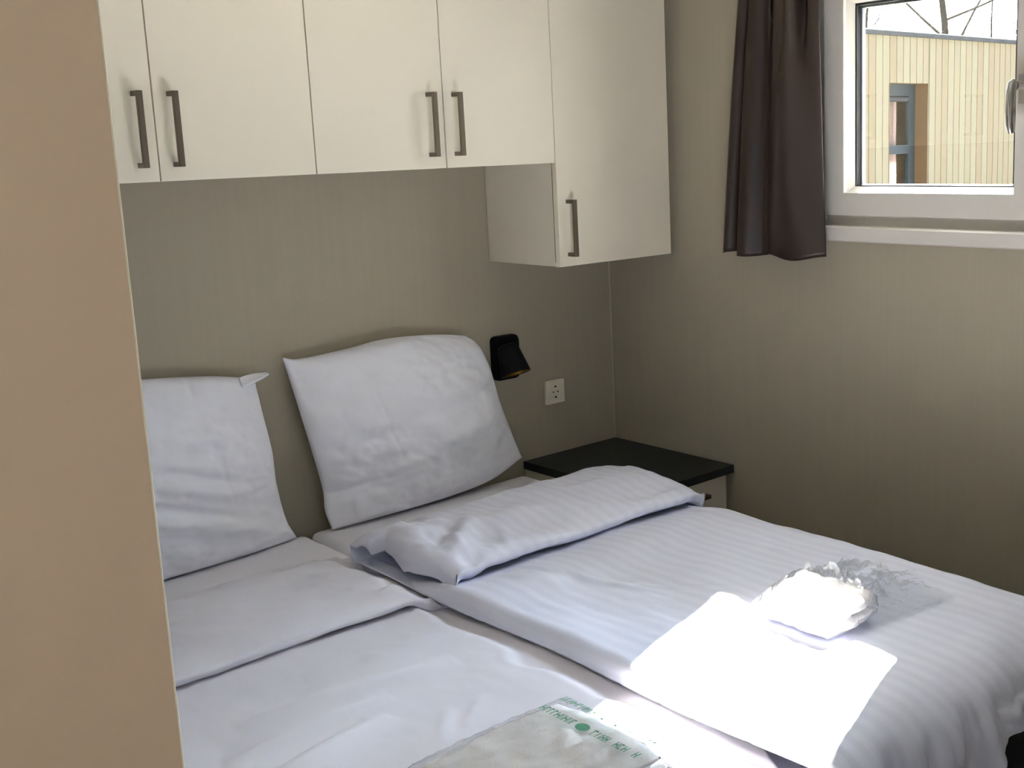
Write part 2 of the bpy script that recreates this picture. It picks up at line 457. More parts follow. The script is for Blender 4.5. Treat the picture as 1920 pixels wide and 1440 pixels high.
def wall_cabinet(x0, x1, z0, splits, handles, hz, label):
    """splits: door boundaries; handles: x of each door's handle"""
    t = empty('wall_cabinet', ((x0 + x1) / 2, -0.01, z0), label=label, cat='cabinet')
    off = Vector(t.location)
    def put(o):
        o.location = -off; return o
    put(obj('carcass', carcass(x0, x1, z0 + 0.001, CT, -0.004, DF + 0.0215), M['carcass'], t))
    # dark sheet behind the doors, shade of the joints put in as colour
    put(obj('joint_shade_sheet', boxes((x0 + 0.001, x1 - 0.001, DF + 0.0195, DF + 0.0212, z0 + 0.012, CT - 0.01)), M['gap'], t))
    for (a, b), hx in zip(zip(splits, splits[1:]), handles):
        bm = boxes((a + 0.0014, b - 0.0014, DF, DF + 0.019, z0, CT), bev=0.0009)
        d = put(obj('door', bm, M['cream'], t))
        bar_handle(d, hx, hz, hz + 0.164)
    return t

X1, X2, X3, X4 = -1.6258, -1.2477, -0.8699, -0.500
X0 = -2.004
wall_cabinet(X0, X2, CB, [X0, X1, X2], [X1 - 0.0405, X1 + 0.0375], 1.5505, 'cream two-door wall cabinet above the bed, the one next to the wardrobe')
wall_cabinet(X2, X4, CB, [X2, X3, X4], [X3 - 0.0470, X3 + 0.0330], 1.5505, 'cream two-door wall cabinet above the bed, adjoining the longer corner cabinet')
wall_cabinet(X4, -0.043, TB, [X4, -0.043], [-0.462], 1.2500, 'longer cream single-door wall cabinet hanging over the bedside table')

# ------------------------------------------------------------------ wardrobe beside the camera
wd = empty('wardrobe', (-2.60, -1.45, 0.0), label='tall tan wardrobe with an edge band tinted as if lit, standing between the camera and the bed', cat='wardrobe')
wx1, wy0, wy1 = -2.2205, -1.75, -1.17
def wput(o):
    o.location = -Vector(wd.location); return o
wput(obj('carcass', boxes((-2.985, -2.243, -1.73, wy1, 0.002, 2.30)), M['carcass'], wd))
wput(obj('side_panel', boxes((-2.985, wx1 - 0.0035, wy0, -1.731, 0.002, 2.30)), M['tan'], wd))
bm = bmesh.new(); prism(bm, [(wx1 - 0.0034, wy0), (wx1 - 0.0012, wy0 + 0.0007), (wx1, wy0 + 0.003), (wx1, -1.7325), (wx1 - 0.0034, -1.7325)], 'z', 0.002, 2.30)
wput(obj('edge_band', bm, M['band'], wd, smooth=True, auto=40))
for a, b in ((-1.7285, -1.452), (-1.450, wy1)):
    d = wput(obj('door', boxes((-2.241, -2.223, a, b, 0.06, 2.295), bev=0.001), M['cream'], wd))

# ------------------------------------------------------------------ bedside cabinet
ns = empty('bedside_table', (-0.2, -0.27, 0.0), label='beige bedside table with a black top in the room corner', cat='bedside table')
def nput(o):
    o.location = -Vector(ns.location); return o
nput(obj('carcass', boxes((-0.404, -0.386, -0.520, -0.004, 0.0, 0.533), (-0.040, -0.022, -0.520, -0.004, 0.0, 0.533), (-0.386, -0.040, -0.520, -0.004, 0.03, 0.048),
                          (-0.386, -0.040, -0.012, -0.004, 0.048, 0.533), (-0.386, -0.040, -0.520, -0.004, 0.28, 0.298)), M['carcass'], ns))
nput(obj('top', boxes((-0.410, -0.002, -0.5565, -0.003, 0.534, 0.560), bev=0.0015), M['black_top'], ns))
for z0, z1 in ((0.300, 0.5315), (0.05, 0.296)):
    d = nput(obj('drawer', boxes((-0.404, -0.022, -0.540, -0.521, z0, z1), bev=0.001), M['cream'], ns))
    bm = boxes((-0.30, -0.125, -0.572, -0.564, z1 - 0.050, z1 - 0.038), (-0.30, -0.289, -0.566, -0.540, z1 - 0.050, z1 - 0.038), (-0.136, -0.125, -0.566, -0.540, z1 - 0.050, z1 - 0.038), bev=0.0006)
    obj('handle', bm, M['handle'], d)

# ------------------------------------------------------------------ wall reading lamp
lm = empty('wall_lamp', (-0.468, -0.003, 0.915), label='small black reading spotlight mounted on the wall above the bedside table', cat='wall lamp')
bm = bmesh.new(); prism(bm, rrect(0, 0, 0.098, 0.140, 0.016), 'y', 0.0, -0.022)
bmesh.ops.bevel(bm, geom=[e for e in bm.edges if abs(e.verts[0].co.y + 0.022) < 1e-5 and abs(e.verts[1].co.y + 0.022) < 1e-5], offset=0.004, segments=3, profile=0.5, affect='EDGES')
obj('wall_plate', bm, M['black_metal'], lm, smooth=True, auto=35)
bm = bmesh.new(); tube(bm, [(-0.020, -0.020, 0.030), (-0.022, -0.050, 0.030)], 0.010, 16)
obj('swivel_arm', bm, M['black_metal'], lm, smooth=True, auto=40)
LAMP_AT = Vector((-0.031, -0.064, 0.050))
axis = Vector((0.02, -0.38, -0.92)).normalized()          # where the spot points
zx = axis.cross(Vector((0, 1, 0))).normalized(); zy = axis.cross(zx)
mt = Matrix((zx, zy, axis)).transposed().to_4x4(); mt.translation = LAMP_AT
bm = bmesh.new()
lathe(bm, [(0.0005, 0.0), (0.022, 0.0), (0.030, 0.004), (0.034, 0.014), (0.040, 0.050), (0.0475, 0.093), (0.0475, 0.096), (0.0455, 0.096), (0.0385, 0.050), (0.031, 0.020), (0.0005, 0.016)], mt)
obj('lamp_shade', bm, M['black_metal'], lm, smooth=True, auto=45)
bm = bmesh.new()
lathe(bm, [(0.0453, 0.0945), (0.0435, 0.080), (0.038, 0.050), (0.0365, 0.050), (0.042, 0.080), (0.0438, 0.0945), (0.0453, 0.0945)], mt)
obj('reflector', bm, M['gold'], lm, smooth=True)
bm = bmesh.new(); lathe(bm, [(0.0005, 0.055), (0.020, 0.055), (0.024, 0.060), (0.024, 0.070), (0.0005, 0.072)], mt)
obj('bulb', bm, M['black_metal'], lm, smooth=True, auto=40)

# ------------------------------------------------------------------ wall socket
so = empty('wall_socket', (-0.269, -0.002, 0.769), label='square ivory power socket on the wall between lamp and room corner', cat='socket')
bm = bmesh.new(); prism(bm, rrect(0, 0, 0.079, 0.079, 0.003, 3), 'y', 0.0, -0.010)
bmesh.ops.bevel(bm, geom=[e for e in bm.edges if abs(e.verts[0].co.y + 0.010) < 1e-5 and abs(e.verts[1].co.y + 0.010) < 1e-5], offset=0.002, segments=2, profile=0.5, affect='EDGES')
obj('cover_plate', bm, M['socket'], so)
bm = bmesh.new()
mt = Matrix.Rotation(PI / 2, 4, 'X')
lathe(bm, [(0.0275, 0.009), (0.0275, 0.0125), (0.0225, 0.0125), (0.0200, 0.0105), (0.0195, 0.0102), (0.0005, 0.0102)], mt)
obj('insert_ring', bm, M['socket'], so, smooth=True, auto=30)
bm = bmesh.new()
for sx in (-0.0095, 0.0095):
    lathe(bm, [(0.0028, 0.0103), (0.0028, 0.0109), (0.0002, 0.0109)], Matrix.Translation((sx, 0, 0)) @ mt, 12)
box(bm, -0.0035, 0.0035, -0.0120, -0.0102, 0.0150, 0.0205); box(bm, -0.0035, 0.0035, -0.0120, -0.0102, -0.0205, -0.0150)
obj('contacts', bm, M['dark_hole'], so)

# ------------------------------------------------------------------ bed: base and two mattresses
bd = empty('bed_base', (-1.215, -0.98, 0.0), label='black upholstered base of the double bed standing on the floor', cat='bed')
def bput(o):
    o.location = -Vector(bd.location); return o
bput(obj('box_base', boxes((-2.010, -0.445, -1.925, -0.03, 0.07, 0.455), bev=0.012), M['black_fabric'], bd))
for x in (-1.94, -0.50):
    for y in (-1.85, -0.12):
        bm = bmesh.new(); tube(bm, [(x, y, 0.0), (x, y, 0.068)], [0.022, 0.028], 16)
        bput(obj('leg', bm, M['black_metal'], bd, smooth=True, auto=40))

def mattress(x0, x1, label):
    t = empty('mattress', ((x0 + x1) / 2, -0.98, 0.456), label=label, cat='mattress')
    nx, ny = 40, 90
    bm = boxes((x0, x1, -1.925, -0.05, 0.457, 0.535))
    bmesh.ops.bevel(bm, geom=bm.edges[:], offset=0.022, segments=5, profile=0.5, affect='EDGES')
    o = obj('fitted_sheet', bm, M['sheet'], t, smooth=True, auto=60)
    o.location = -Vector(t.location)
    return t
mattress(-2.010, -1.213, 'mattress in a white fitted sheet, on the wardrobe half of the bed base')
mattress(-1.203, -0.445, 'mattress in a white fitted sheet, on the bedside table half of the bed base')
# ironed-in sheet wrinkles near the head of the wardrobe half

# ------------------------------------------------------------------ duvets
def duvet(name, path, fold_end, xl, xr, rl, rr, hang_l, hang_r, hem, mtl, zfun, foot_y, label, ds=0.0095, pleat_seed=3, rest=None):
    """One cloth shape: path (y, z) runs from the turned-back hem over the fold, down the bed and over the foot.
    xl(y), xr(y): edges of the flat part; rl/rr rounding radii; hang_*: extra cloth below the rounding; hem(x): cloth length that hangs at the foot."""
    P, s = catmull(path, ds)
    ns_ = len(P)
    tng = np.gradient(P, axis=0); tng /= np.linalg.norm(tng, axis=1)[:, None] + 1e-9
    nrm = np.stack([-tng[:, 1], tng[:, 0]], -1)          # left normal of direction of travel
    # the first leg travels towards the head (+y): its outside is up; keep outside consistent
    flat = np.arange(0, 1.0001, 1 / 150.0)
    nl, nr = 14, 16
    # cross profile parameters: (dx from edge, drop)
    prof = []
    for i in range(6): prof.append(('l', None, 1 - i / 6.0))
    for i in range(nl): prof.append(('l', i / nl * PI / 2, 0))
    for f in flat: prof.append(('f', f, 0))
    for i in range(1, nr + 1): prof.append(('r', i / nr * PI / 2, 0))
    for i in range(1, 9): prof.append(('r', None, hang_r * i / 8.0))
    nu = len(prof)
    X = np.zeros((ns_, nu)); D = np.zeros((ns_, nu)); U = np.zeros((ns_, nu))
    yy = P[:, 0]
    hl = (lambda q: hang_l(q)) if callable(hang_l) else (lambda q: hang_l + 0 * q)
    xlv, xrv = xl(yy, s), xr(yy, s)
    for j, (kd, a, h) in enumerate(prof):
        if kd == 'l':
            if a is None: X[:, j] = xlv; D[:, j] = rl + h * hl(s); U[:, j] = xlv - h - rl * 0.57
            else: X[:, j] = xlv + rl * (1 - math.sin(a)) * 0 + rl * (1 - math.cos(a)); D[:, j] = rl * (1 - math.sin(a)); U[:, j] = xlv + rl * (a - PI / 2) * 1.0 + rl
        elif kd == 'f':
            x0, x1 = xlv + rl, xrv - rr
            X[:, j] = x0 + (x1 - x0) * a; U[:, j] = X[:, j]
        else:
            if a is None: X[:, j] = xrv; D[:, j] = rr + h; U[:, j] = xrv + rr * 0.57 + h
            else: X[:, j] = xrv - rr * (1 - math.sin(a)); D[:, j] = rr * (1 - math.cos(a)); U[:, j] = xrv - rr + rr * a
    Y = np.repeat(P[:, 0:1], nu, 1); Z = np.repeat(P[:, 1:2], nu, 1)
    S = np.repeat(s[:, None], nu, 1)
    NY = np.repeat(nrm[:, 0:1], nu, 1); NZ = np.repeat(nrm[:, 1:2], nu, 1)
    # rounding drop acts along -z where the cloth lies flat, and fades round the roll of the fold and on the foot drape
    flatness = np.clip(np.abs(NZ), 0, 1) ** 2
    Z -= D * flatness
    # foot drape: the last leg is scaled to the hem length wanted at each x
    i0 = np.argmax(P[:, 0] < foot_y + 0.004)
    zs = P[i0, 1]
    hemx = hem(X)
    full = zs - P[-1, 1]
    drape = np.clip((zs - P[:, 1]) / full, 0, 1); drape[:i0] = 0
    Dr = np.repeat(drape[:, None], nu, 1)
    Z = np.where(Dr > 0, zs - Dr * hemx - D * 0.25, Z)
    # foot corner: pull the hanging cloth round the corner instead of a square point
    cor = sstep(-0.62, -0.40, X) * Dr
    Y += cor * 0.015
    X -= cor * 0.03
    # relief
    H = zfun(X, Y, S, Dr, D)
    Z += H * flatness
    pl_ = (np.sin(X * 46 + 1.3 * fbm(X * 7, Dr * 1.5, pleat_seed)) * 0.5 + fbm(X * 16, Dr * 1.2, pleat_seed + 4) * 0.6) * 0.016 * Dr ** 0.8
    arc = np.clip((-Y - 1.90) / 0.05, 0, 1) ** 1.5 * (0.25 + 0.75 * sstep(-0.62, -0.90, X))
    Y -= 0.010 * arc * (np.sin(X * 61 + 2.2 * fbm(X * 5, X * 0 + 3, pleat_seed + 8)) + 0.8 * fbm(X * 24, Dr * 0.8, pleat_seed + 11))
    Y -= pl_ + 0.010 * Dr
    hangr = np.clip((D - rr) / max(hang_r, 1e-4), 0, 1) * (X > (np.mean(xrv) - 0.1))
    X += hangr * 0.006 * np.sin(Y * 40 + 2 * fbm(Y * 5, Z * 3, 9))
    X, Y, Z = rest(X, Y, Z, S, Dr)
    o = grid_obj(name, X, Y, Z, mtl, None, (U, S))
    md = o.modifiers.new('thick', 'SOLIDIFY'); md.thickness = 0.004; md.offset = 0
    finish(o, label=label, cat='duvet')
    return o

# how the cloth rests: on the mattress, on the other duvet, under the packs
PACKS = [(-0.80, -1.565, 0.34, 0.32), (-1.62, -1.63, 0.42, 0.36)]
def under_pack(X, Y):
    m_ = np.zeros_like(X)
    for cx_, cy_, lx_, ly_ in PACKS:
        m_ = np.maximum(m_, sstep(lx_ / 2 + 0.05, lx_ / 2, np.abs(X - cx_)) * sstep(ly_ / 2 + 0.05, ly_ / 2, np.abs(Y - cy_)))
    return m_
def on_bed(X, Y, Z):
    inside = (X > -2.014) & (X < -0.441) & (Y > -1.930)
    return np.where(inside, np.maximum(Z, 0.5395), Z)
def rest2(X, Y, Z, S, Dr):
    Z = on_bed(X, Y, Z)
    return X, Y, np.where((X < -1.236) & (Dr == 0) & (Y > -1.90), np.maximum(Z, 0.5665), Z)
def rest1(X, Y, Z, S, Dr):
    lid = 0.5600 + 0.06 * sstep(-1.287, -1.345, X)
    Z = np.where((Dr == 0), np.minimum(Z, lid), Z)
    return X, Y, on_bed(X, Y, Z)

# striped duvet on the bedside-table half
def z_d2(X, Y, S, Dr, D):
    top = S < 0.42
    h = 0.006 * fbm(X * 4, Y * 3.2, 11) + 0.0022 * fbm(X * 13, Y * 9, 21)
    h += 0.0035 * ridge(X * 7 + Y * 3, Y * 2.3 - X, 33) * sstep(-0.75, -1.25, X)
    # the crease that runs out from under the turned-back hem
    lo = crease(X, Y, -1.10, -0.86, -0.98, -1.22, 0.012, 0.010) + crease(X, Y, -1.15, -0.88, -1.10, -1.05, 0.03, 0.010)
    lo += crease(X, Y, -1.02, -1.10, -0.86, -1.32, 0.008, 0.004) - crease(X, Y, -1.16, -1.0, -1.12, -1.3, 0.03, 0.006)
    lo += 0.012 * np.exp(-((Y + 0.95) / 0.09) ** 2)
    up = crease(X, Y, -1.25, -0.83, -1.02, -0.58, 0.028, 0.018) + crease(X, Y, -1.19, -0.84, -1.16, -0.60, 0.015, 0.012)
    up += crease(X, Y, -1.26, -0.66, -1.08, -0.50, 0.030, 0.012) - crease(X, Y, -1.26, -0.75, -1.10, -0.62, 0.022, 0.010)
    up += crease(X, Y, -1.10, -0.84, -1.02, -0.70, 0.014, 0.009) + crease(X, Y, -1.27, -0.56, -1.16, -0.50, 0.02, 0.012)
    up += 0.012 * sstep(-1.02, -1.25, X) * fbm(X * 14, Y * 11, 41)
    up += 0.006 * fbm(X * 5, Y * 12, 47)
    # stitched flange just above the hem
    up += -0.0035 * np.exp(-((S - 0.062) / 0.0045) ** 2)
    return (h + np.where(top, up, lo)) * (1 - under_pack(X, Y))
p2 = [(-0.812, 0.606), (-0.836, 0.618), (-0.842, 0.630), (-0.824, 0.641), (-0.78, 0.648), (-0.66, 0.660), (-0.56, 0.659), (-0.49, 0.650), (-0.445, 0.632), (-0.428, 0.607),
      (-0.438, 0.582), (-0.47, 0.567), (-0.56, 0.566), (-0.70, 0.582), (-0.86, 0.597), (-1.1, 0.603), (-1.5, 0.604), (-1.72, 0.603), (-1.84, 0.600), (-1.90, 0.586), (-1.938, 0.556), (-1.953, 0.512), (-1.957, 0.46), (-1.957, 0.36), (-1.957, 0.26)]
def xl2(y, s):
    # the hem is a touch short of the under-layer at the open end of the roll
    up = s < 0.36
    return np.where(up, -1.262 + 0.012 * np.sin(y * 21), -1.283 + 0.006 * np.sin(y * 9)) + np.where((s >= 0.36) & (s < 0.52), -0.006, 0)
def xr2(y, s):
    up = (s < 0.40)
    return np.where(up, -0.438 + 0.008 * np.sin(y * 8), -0.432 + 0.008 * np.sin(y * 5 + 1))
def hem2(X):
    return np.interp(-X, [0.40, 0.65, 0.745, 0.86, 1.0, 1.15, 1.3], [0.02, 0.022, 0.028, 0.065, 0.145, 0.24, 0.30])
duvet('duvet', p2, 0, xl2, xr2, 0.030, 0.055, lambda q: 0.026 * sstep(0.40, 0.33, q) + 0.014 * sstep(0.56, 0.66, q), 0.055, hem2, M['duvet_stripe'], z_d2, -1.953,
      'white satin-striped duvet turned back at the head, on the bedside table half', pleat_seed=3, rest=rest2)

# plain-looking duvet on the wardrobe half, flatter
def z_d1(X, Y, S, Dr, D):
    top = S < 0.40
    h = 0.004 * fbm(X * 3, Y * 4, 61) + 0.0015 * fbm(X * 12, Y * 8, 62)
    # long soft folds
    lo = crease(X, Y, -1.88, -1.06, -1.45, -1.12, 0.026, 0.022) + crease(X, Y, -1.95, -1.17, -1.62, -1.16, 0.018, 0.018) + crease(X, Y, -1.98, -1.30, -1.66, -1.22, 0.022, 0.022)
    lo -= crease(X, Y, -1.92, -1.235, -1.70, -1.20, 0.018, 0.009)
    lo += crease(X, Y, -1.70, -0.98, -1.36, -1.03, 0.045, 0.010) + crease(X, Y, -1.60, -1.36, -1.50, -1.28, 0.012, 0.005) + crease(X, Y, -1.66, -1.38, -1.57, -1.27, 0.012, 0.005)
    # shoulder where the filling ends next to the other duvet: the empty edge lies low
    edge = -1.335 + 0.016 * vn(Y * 14, Y * 0 + 2.0, 5) + 0.012 * vn(Y * 5, Y * 0, 6)
    lo -= 0.021 * sstep(edge - 0.035, edge + 0.012, X)
    up = 0.004 * fbm(X * 6, Y * 10, 71) - 0.003 * np.exp(-((S - 0.050) / 0.0045) ** 2)
    up += (crease(X, Y, -1.42, -0.78, -1.26, -0.70, 0.012, 0.008) + crease(X, Y, -1.45, -0.70, -1.27, -0.66, 0.014, 0.009) - crease(X, Y, -1.40, -0.74, -1.27, -0.68, 0.010, 0.007))
    up -= 0.050 * sstep(-1.375, -1.275, X)
    return (h + np.where(top, up, lo)) * (1 - under_pack(X, Y) * (X < -1.42))
p1 = [(-0.800, 0.576), (-0.820, 0.583), (-0.826, 0.592), (-0.812, 0.600), (-0.77, 0.604), (-0.62, 0.606), (-0.50, 0.604), (-0.43, 0.597), (-0.395, 0.583), (-0.388, 0.567),
      (-0.40, 0.553), (-0.44, 0.545), (-0.56, 0.550), (-0.70, 0.562), (-0.86, 0.571), (-1.1, 0.576), (-1.5, 0.577), (-1.72, 0.576), (-1.82, 0.572), (-1.89, 0.558), (-1.930, 0.528), (-1.950, 0.49), (-1.955, 0.44), (-1.955, 0.34), (-1.955, 0.24)]
def xl1(y, s): return np.full_like(y, -2.030) + 0.006 * np.sin(y * 7)
def xr1(y, s): return np.where(s < 0.46, -1.268, -1.246 - 0.052 * sstep(-1.72, -1.84, y))
def hem1(X): return 0.34 + 0 * X
duvet('duvet', p1, 0, xl1, xr1, 0.040, 0.010, 0.05, 0.0, hem1, M['duvet_plain'], z_d1, -1.950,
      'flat white duvet turned back at the head, on the wardrobe half', pleat_seed=13, rest=rest1)

# ------------------------------------------------------------------ pillows
def pillow(top, right, bottom, left, thick, back, feats, label, seed):
    """Coons patch between four edge curves (all given from the first shared corner), puffed out front and back."""
    n, m_ = 110, 90
    def samp(pts, k):
        p, _ = catmull(pts, 0.004)
        t = np.linspace(0, 1, len(p)); q = np.linspace(0, 1, k)
        return np.stack([np.interp(q, t, p[:, i]) for i in range(3)], -1)
    Tp, Bt = samp(top, n), samp(bottom, n)       # u: wardrobe side -> table side
    Lf, Rt = samp(left, m_), samp(right, m_)     # v: bottom -> top
    u = np.linspace(0, 1, n)[:, None, None]; v = np.linspace(0, 1, m_)[None, :, None]
    P = (1 - v) * Bt[:, None] + v * Tp[:, None] + (1 - u) * Lf[None] + u * Rt[None] - ((1 - u) * (1 - v) * Bt[0] + u * (1 - v) * Bt[-1] + (1 - u) * v * Tp[0] + u * v * Tp[-1])
    nrm = np.cross(np.gradient(P, axis=0), np.gradient(P, axis=1)); nrm /= np.linalg.norm(nrm, axis=2, keepdims=True) + 1e-9
    if nrm[n // 2, m_ // 2, 1] > 0: nrm = -nrm
    uu, vv = u[..., 0], v[..., 0]
    uu = uu + 0 * vv; vv = vv + 0 * uu
    env = (np.clip(4 * uu * (1 - uu), 0, 1) ** 0.55) * (np.clip(4 * vv * (1 - vv), 0, 1) ** 0.50)
    rim = np.minimum(np.minimum(uu, 1 - uu), np.minimum(vv, 1 - vv))
    wr = 0.009 * fbm(uu * 4, vv * 5, seed) + 0.0042 * fbm(uu * 11 + vv * 4, vv * 12 - uu * 3, seed + 5)
    # puckers running in from the seams
    wr += 0.004 * np.exp(-rim / 0.06) * np.sin(uu * 50 * (np.abs(vv - 0.5) > np.abs(uu - 0.5)) + vv * 44 * (np.abs(vv - 0.5) <= np.abs(uu - 0.5)) + 3 * fbm(uu * 4, vv * 4, seed + 9))
    h = thick * env + (wr + feats(uu, vv)) * sstep(0, 0.05, rim)
    F = P + nrm * h[..., None]
    Bk = P - nrm * (back * env)[..., None]
    Bk[..., 1] = np.minimum(Bk[..., 1], -0.010)
    F[..., 1] = np.minimum(F[..., 1], -0.012)
    bm = bmesh.new()
    fv = [[bm.verts.new(F[i, j]) for j in range(m_)] for i in range(n)]
    bv = [[fv[i][j] if i in (0, n - 1) or j in (0, m_ - 1) else bm.verts.new(Bk[i, j]) for j in range(m_)] for i in range(n)]
    for i in range(n - 1):
        for j in range(m_ - 1):
            bm.faces.new((fv[i][j], fv[i + 1][j], fv[i + 1][j + 1], fv[i][j + 1]))
            bm.faces.new((bv[i][j], bv[i][j + 1], bv[i + 1][j + 1], bv[i + 1][j]))
    t = empty('pillow', (float(Bt[n // 2, 0]), -0.1, 0.54), label=label, cat='pillow')
    o = obj('pillowcase', bm, M['cotton'], t, smooth=True)
    o.location = -Vector(t.location)
    return t

def g(x, c, w): return np.exp(-((x - c) / w) ** 2)
def feats_b(u, v):
    f = -0.0035 * g(u, 0.335 - 0.10 * (v - 0.5), 0.006) * sstep(0.30, 0.42, v) * sstep(0.80, 0.70, v)
    f += 0.010 * g(v, 0.30 + 0.25 * (u - 0.3), 0.05) * sstep(0.15, 0.4, u) * sstep(0.95, 0.7, u)
    f += 0.010 * g(v, 0.62 + 0.10 * (u - 0.5), 0.06) * sstep(0.45, 0.75, u)
    f -= 0.008 * g(v, 0.50 + 0.18 * (u - 0.3), 0.04) * sstep(0.1, 0.3, u)
    f -= 0.013 * g(v, 0.215 + 0.12 * u, 0.020) * sstep(0.40, 0.06, u)            # fold above the pocket
    f += 0.010 * sstep(0.105, 0.12, u) * sstep(0.20, 0.14, v) * sstep(0.45, 0.2, u)  # pocket edge
    return f
def feats_a(u, v):
    f = -0.003 * g(u, 0.74 - 0.12 * (v - 0.5), 0.006) * sstep(0.25, 0.32, v) * sstep(0.62, 0.5, v)
    f += 0.014 * g(v, 0.40 - 0.36 * (u - 0.7), 0.035) * sstep(0.35, 0.55, u) * sstep(0.85, 0.7, u)
    f -= 0.013 * g(v, 0.47 - 0.36 * (u - 0.7), 0.030) * sstep(0.35, 0.55, u) * sstep(0.88, 0.7, u)
    f += 0.014 * g(v, 0.20 - 0.42 * (u - 0.7), 0.045) * sstep(0.30, 0.5, u) * sstep(0.95, 0.7, u)
    f -= 0.013 * g(v, 0.275 - 0.42 * (u - 0.7), 0.030) * sstep(0.30, 0.5, u) * sstep(0.85, 0.7, u)
    f -= 0.010 * g(u, 0.67, 0.012) * sstep(0.86, 0.93, v)
    f -= 0.008 * g(v, 0.36 + 0.12 * (u - 0.9), 0.02) * sstep(0.8, 0.95, u)
    return f
TLb, TRb, BRb, BLb = (-1.236, -0.050, 1.035), (-0.632, -0.040, 1.010), (-0.487, -0.100, 0.606), (-1.158, -0.100, 0.541)
pillow([TLb, (-1.19, -0.055, 1.024), (-1.05, -0.055, 1.030), (-0.92, -0.05, 1.040), (-0.76, -0.045, 1.030), TRb],
       [BRb, (-0.520, -0.090, 0.70), (-0.556, -0.085, 0.80), (-0.572, -0.070, 0.90), (-0.598, -0.055, 0.975), TRb],
       [BLb, (-1.02, -0.105, 0.542), (-0.80, -0.105, 0.545), (-0.62, -0.105, 0.562), BRb],
       [BLb, (-1.172, -0.095, 0.60), (-1.168, -0.085, 0.655), (-1.186, -0.080, 0.76), (-1.206, -0.075, 0.86), (-1.222, -0.06, 0.96), TLb],
       0.085, 0.055, feats_b, 'plump white pillow leaning on the wall beside the black reading lamp', 101)
TLa, TRa, BRa, BLa = (-1.905, -0.050, 1.045), (-1.318, -0.050, 0.990), (-1.255, -0.085, 0.541), (-1.925, -0.110, 0.541)
pa = pillow([TLa, (-1.75, -0.055, 1.045), (-1.60, -0.055, 1.035), (-1.45, -0.055, 1.018), (-1.37, -0.05, 1.002), TRa],
       [BRa, (-1.282, -0.085, 0.60), (-1.298, -0.08, 0.70), (-1.301, -0.075, 0.80), (-1.312, -0.065, 0.90), TRa],
       [BLa, (-1.75, -0.125, 0.540), (-1.55, -0.120, 0.540), (-1.38, -0.105, 0.540), BRa],
       [BLa, (-1.94, -0.085, 0.70), (-1.94, -0.075, 0.88), TLa],
       0.075, 0.055, feats_a, 'white pillow with a folded-over corner leaning on the wall beside the wardrobe', 131)
# the folded-over corner ear
uu = np.linspace(0, 1, 24)[:, None]; vv = np.linspace(0, 1, 10)[None, :]
ex = -1.366 + 0.086 * uu + 0 * vv
ez = 1.000 - 0.002 * uu - (0.020 * (1 - uu ** 1.5) + 0.002) * (1 - vv) + 0.004 * np.sin(uu * PI)
ey = -0.078 + 0.020 * uu - 0.012 * np.sin(uu * PI) * (1 - vv) + 0.016 * vv
o = grid_obj('corner_flap', ex - pa.location.x, ey - pa.location.y, ez - pa.location.z, M['cotton'], pa)
md = o.modifiers.new('thick', 'SOLIDIFY'); md.thickness = 0.005; md.offset = 0

# ------------------------------------------------------------------ towel packs in clear film
def slab(bm, cx, cy, z0, lx, ly, h, seed, taper=0.0, n=44):
    """one folded layer: a soft rounded pad"""
    u = np.linspace(-1, 1, n); U, V = np.meshgrid(u, u, indexing='ij')
    r = np.maximum(np.abs(U), np.abs(V))
    px = cx + lx / 2 * U * (1 - 0.07 * V ** 2 * (np.abs(U) > 0.0)) + 0.004 * fbm(V * 3, U, seed)
    py = cy + ly / 2 * V * (1 - 0.07 * U ** 2) + 0.004 * fbm(U * 3, V, seed + 3)
    e = np.clip(1 - np.clip((r - 0.66) / 0.34, 0, 1) ** 2, 0, 1) ** 0.5
    k = 1 + taper * U
    zt_ = (z0 + h * 0.5 + h * 0.5 * e) * k + 0.007 * fbm(U * 2.6, V * 2.6, seed + 7) * e
    zb_ = (z0 + h * 0.5 - h * 0.5 * e) * k
    tv = [[bm.verts.new((px[i, j], py[i, j], zt_[i, j])) for j in range(n)] for i in range(n)]
    bv = [[tv[i][j] if i in (0, n - 1) or j in (0, n - 1) else bm.verts.new((px[i, j], py[i, j], zb_[i, j])) for j in range(n)] for i in range(n)]
    for i in range(n - 1):
        for j in range(n - 1):
            bm.faces.new((tv[i][j], tv[i + 1][j], tv[i + 1][j + 1], tv[i][j + 1]))
            bm.faces.new((bv[i][j], bv[i][j + 1], bv[i + 1][j + 1], bv[i + 1][j]))

def film_tail(bm, cx, cy, z, L, w0, w1, hgt, seed, n=46, m_=46, xdir=1):
    """crumpled open end of a film bag: two layers, facetted"""
    u = np.linspace(0, 1, n); v = np.linspace(-1, 1, m_)
    U, V = np.meshgrid(u, v, indexing='ij')
    w = w0 + (w1 - w0) * U
    cr = np.abs(vn(U * 7, V * 6, seed)) * 0.5 + np.abs(vn(U * 14 + V * 4, V * 15, seed + 2)) * 0.35 + np.abs(vn(U * 26, V * 24 + U * 9, seed + 4)) * 0.2
    px = cx + xdir * (L * U * (1 + 0.14 * vn(V * 4, V * 0 + 1, seed + 6)) + 0.006 * vn(U * 17, V * 17, seed + 8))
    py = cy + V * w / 2 + 0.010 * vn(U * 9, V * 9, seed + 10)
    env = (1 - 0.72 * U) * (1 - np.abs(V) ** 3)
    zt_ = z + 0.003 + hgt * env * (0.35 + cr)
    zb_ = z + 0.0015 + 0 * U
    rows = []
    for zz in (zt_, zb_):
        g_ = [[bm.verts.new((px[i, j], py[i, j], zz[i, j])) for j in range(m_)] for i in range(n)]
        for i in range(n - 1):
            for j in range(m_ - 1):
                bm.faces.new((g_[i][j], g_[i + 1][j], g_[i + 1][j + 1], g_[i][j + 1]))
        rows.append(g_)

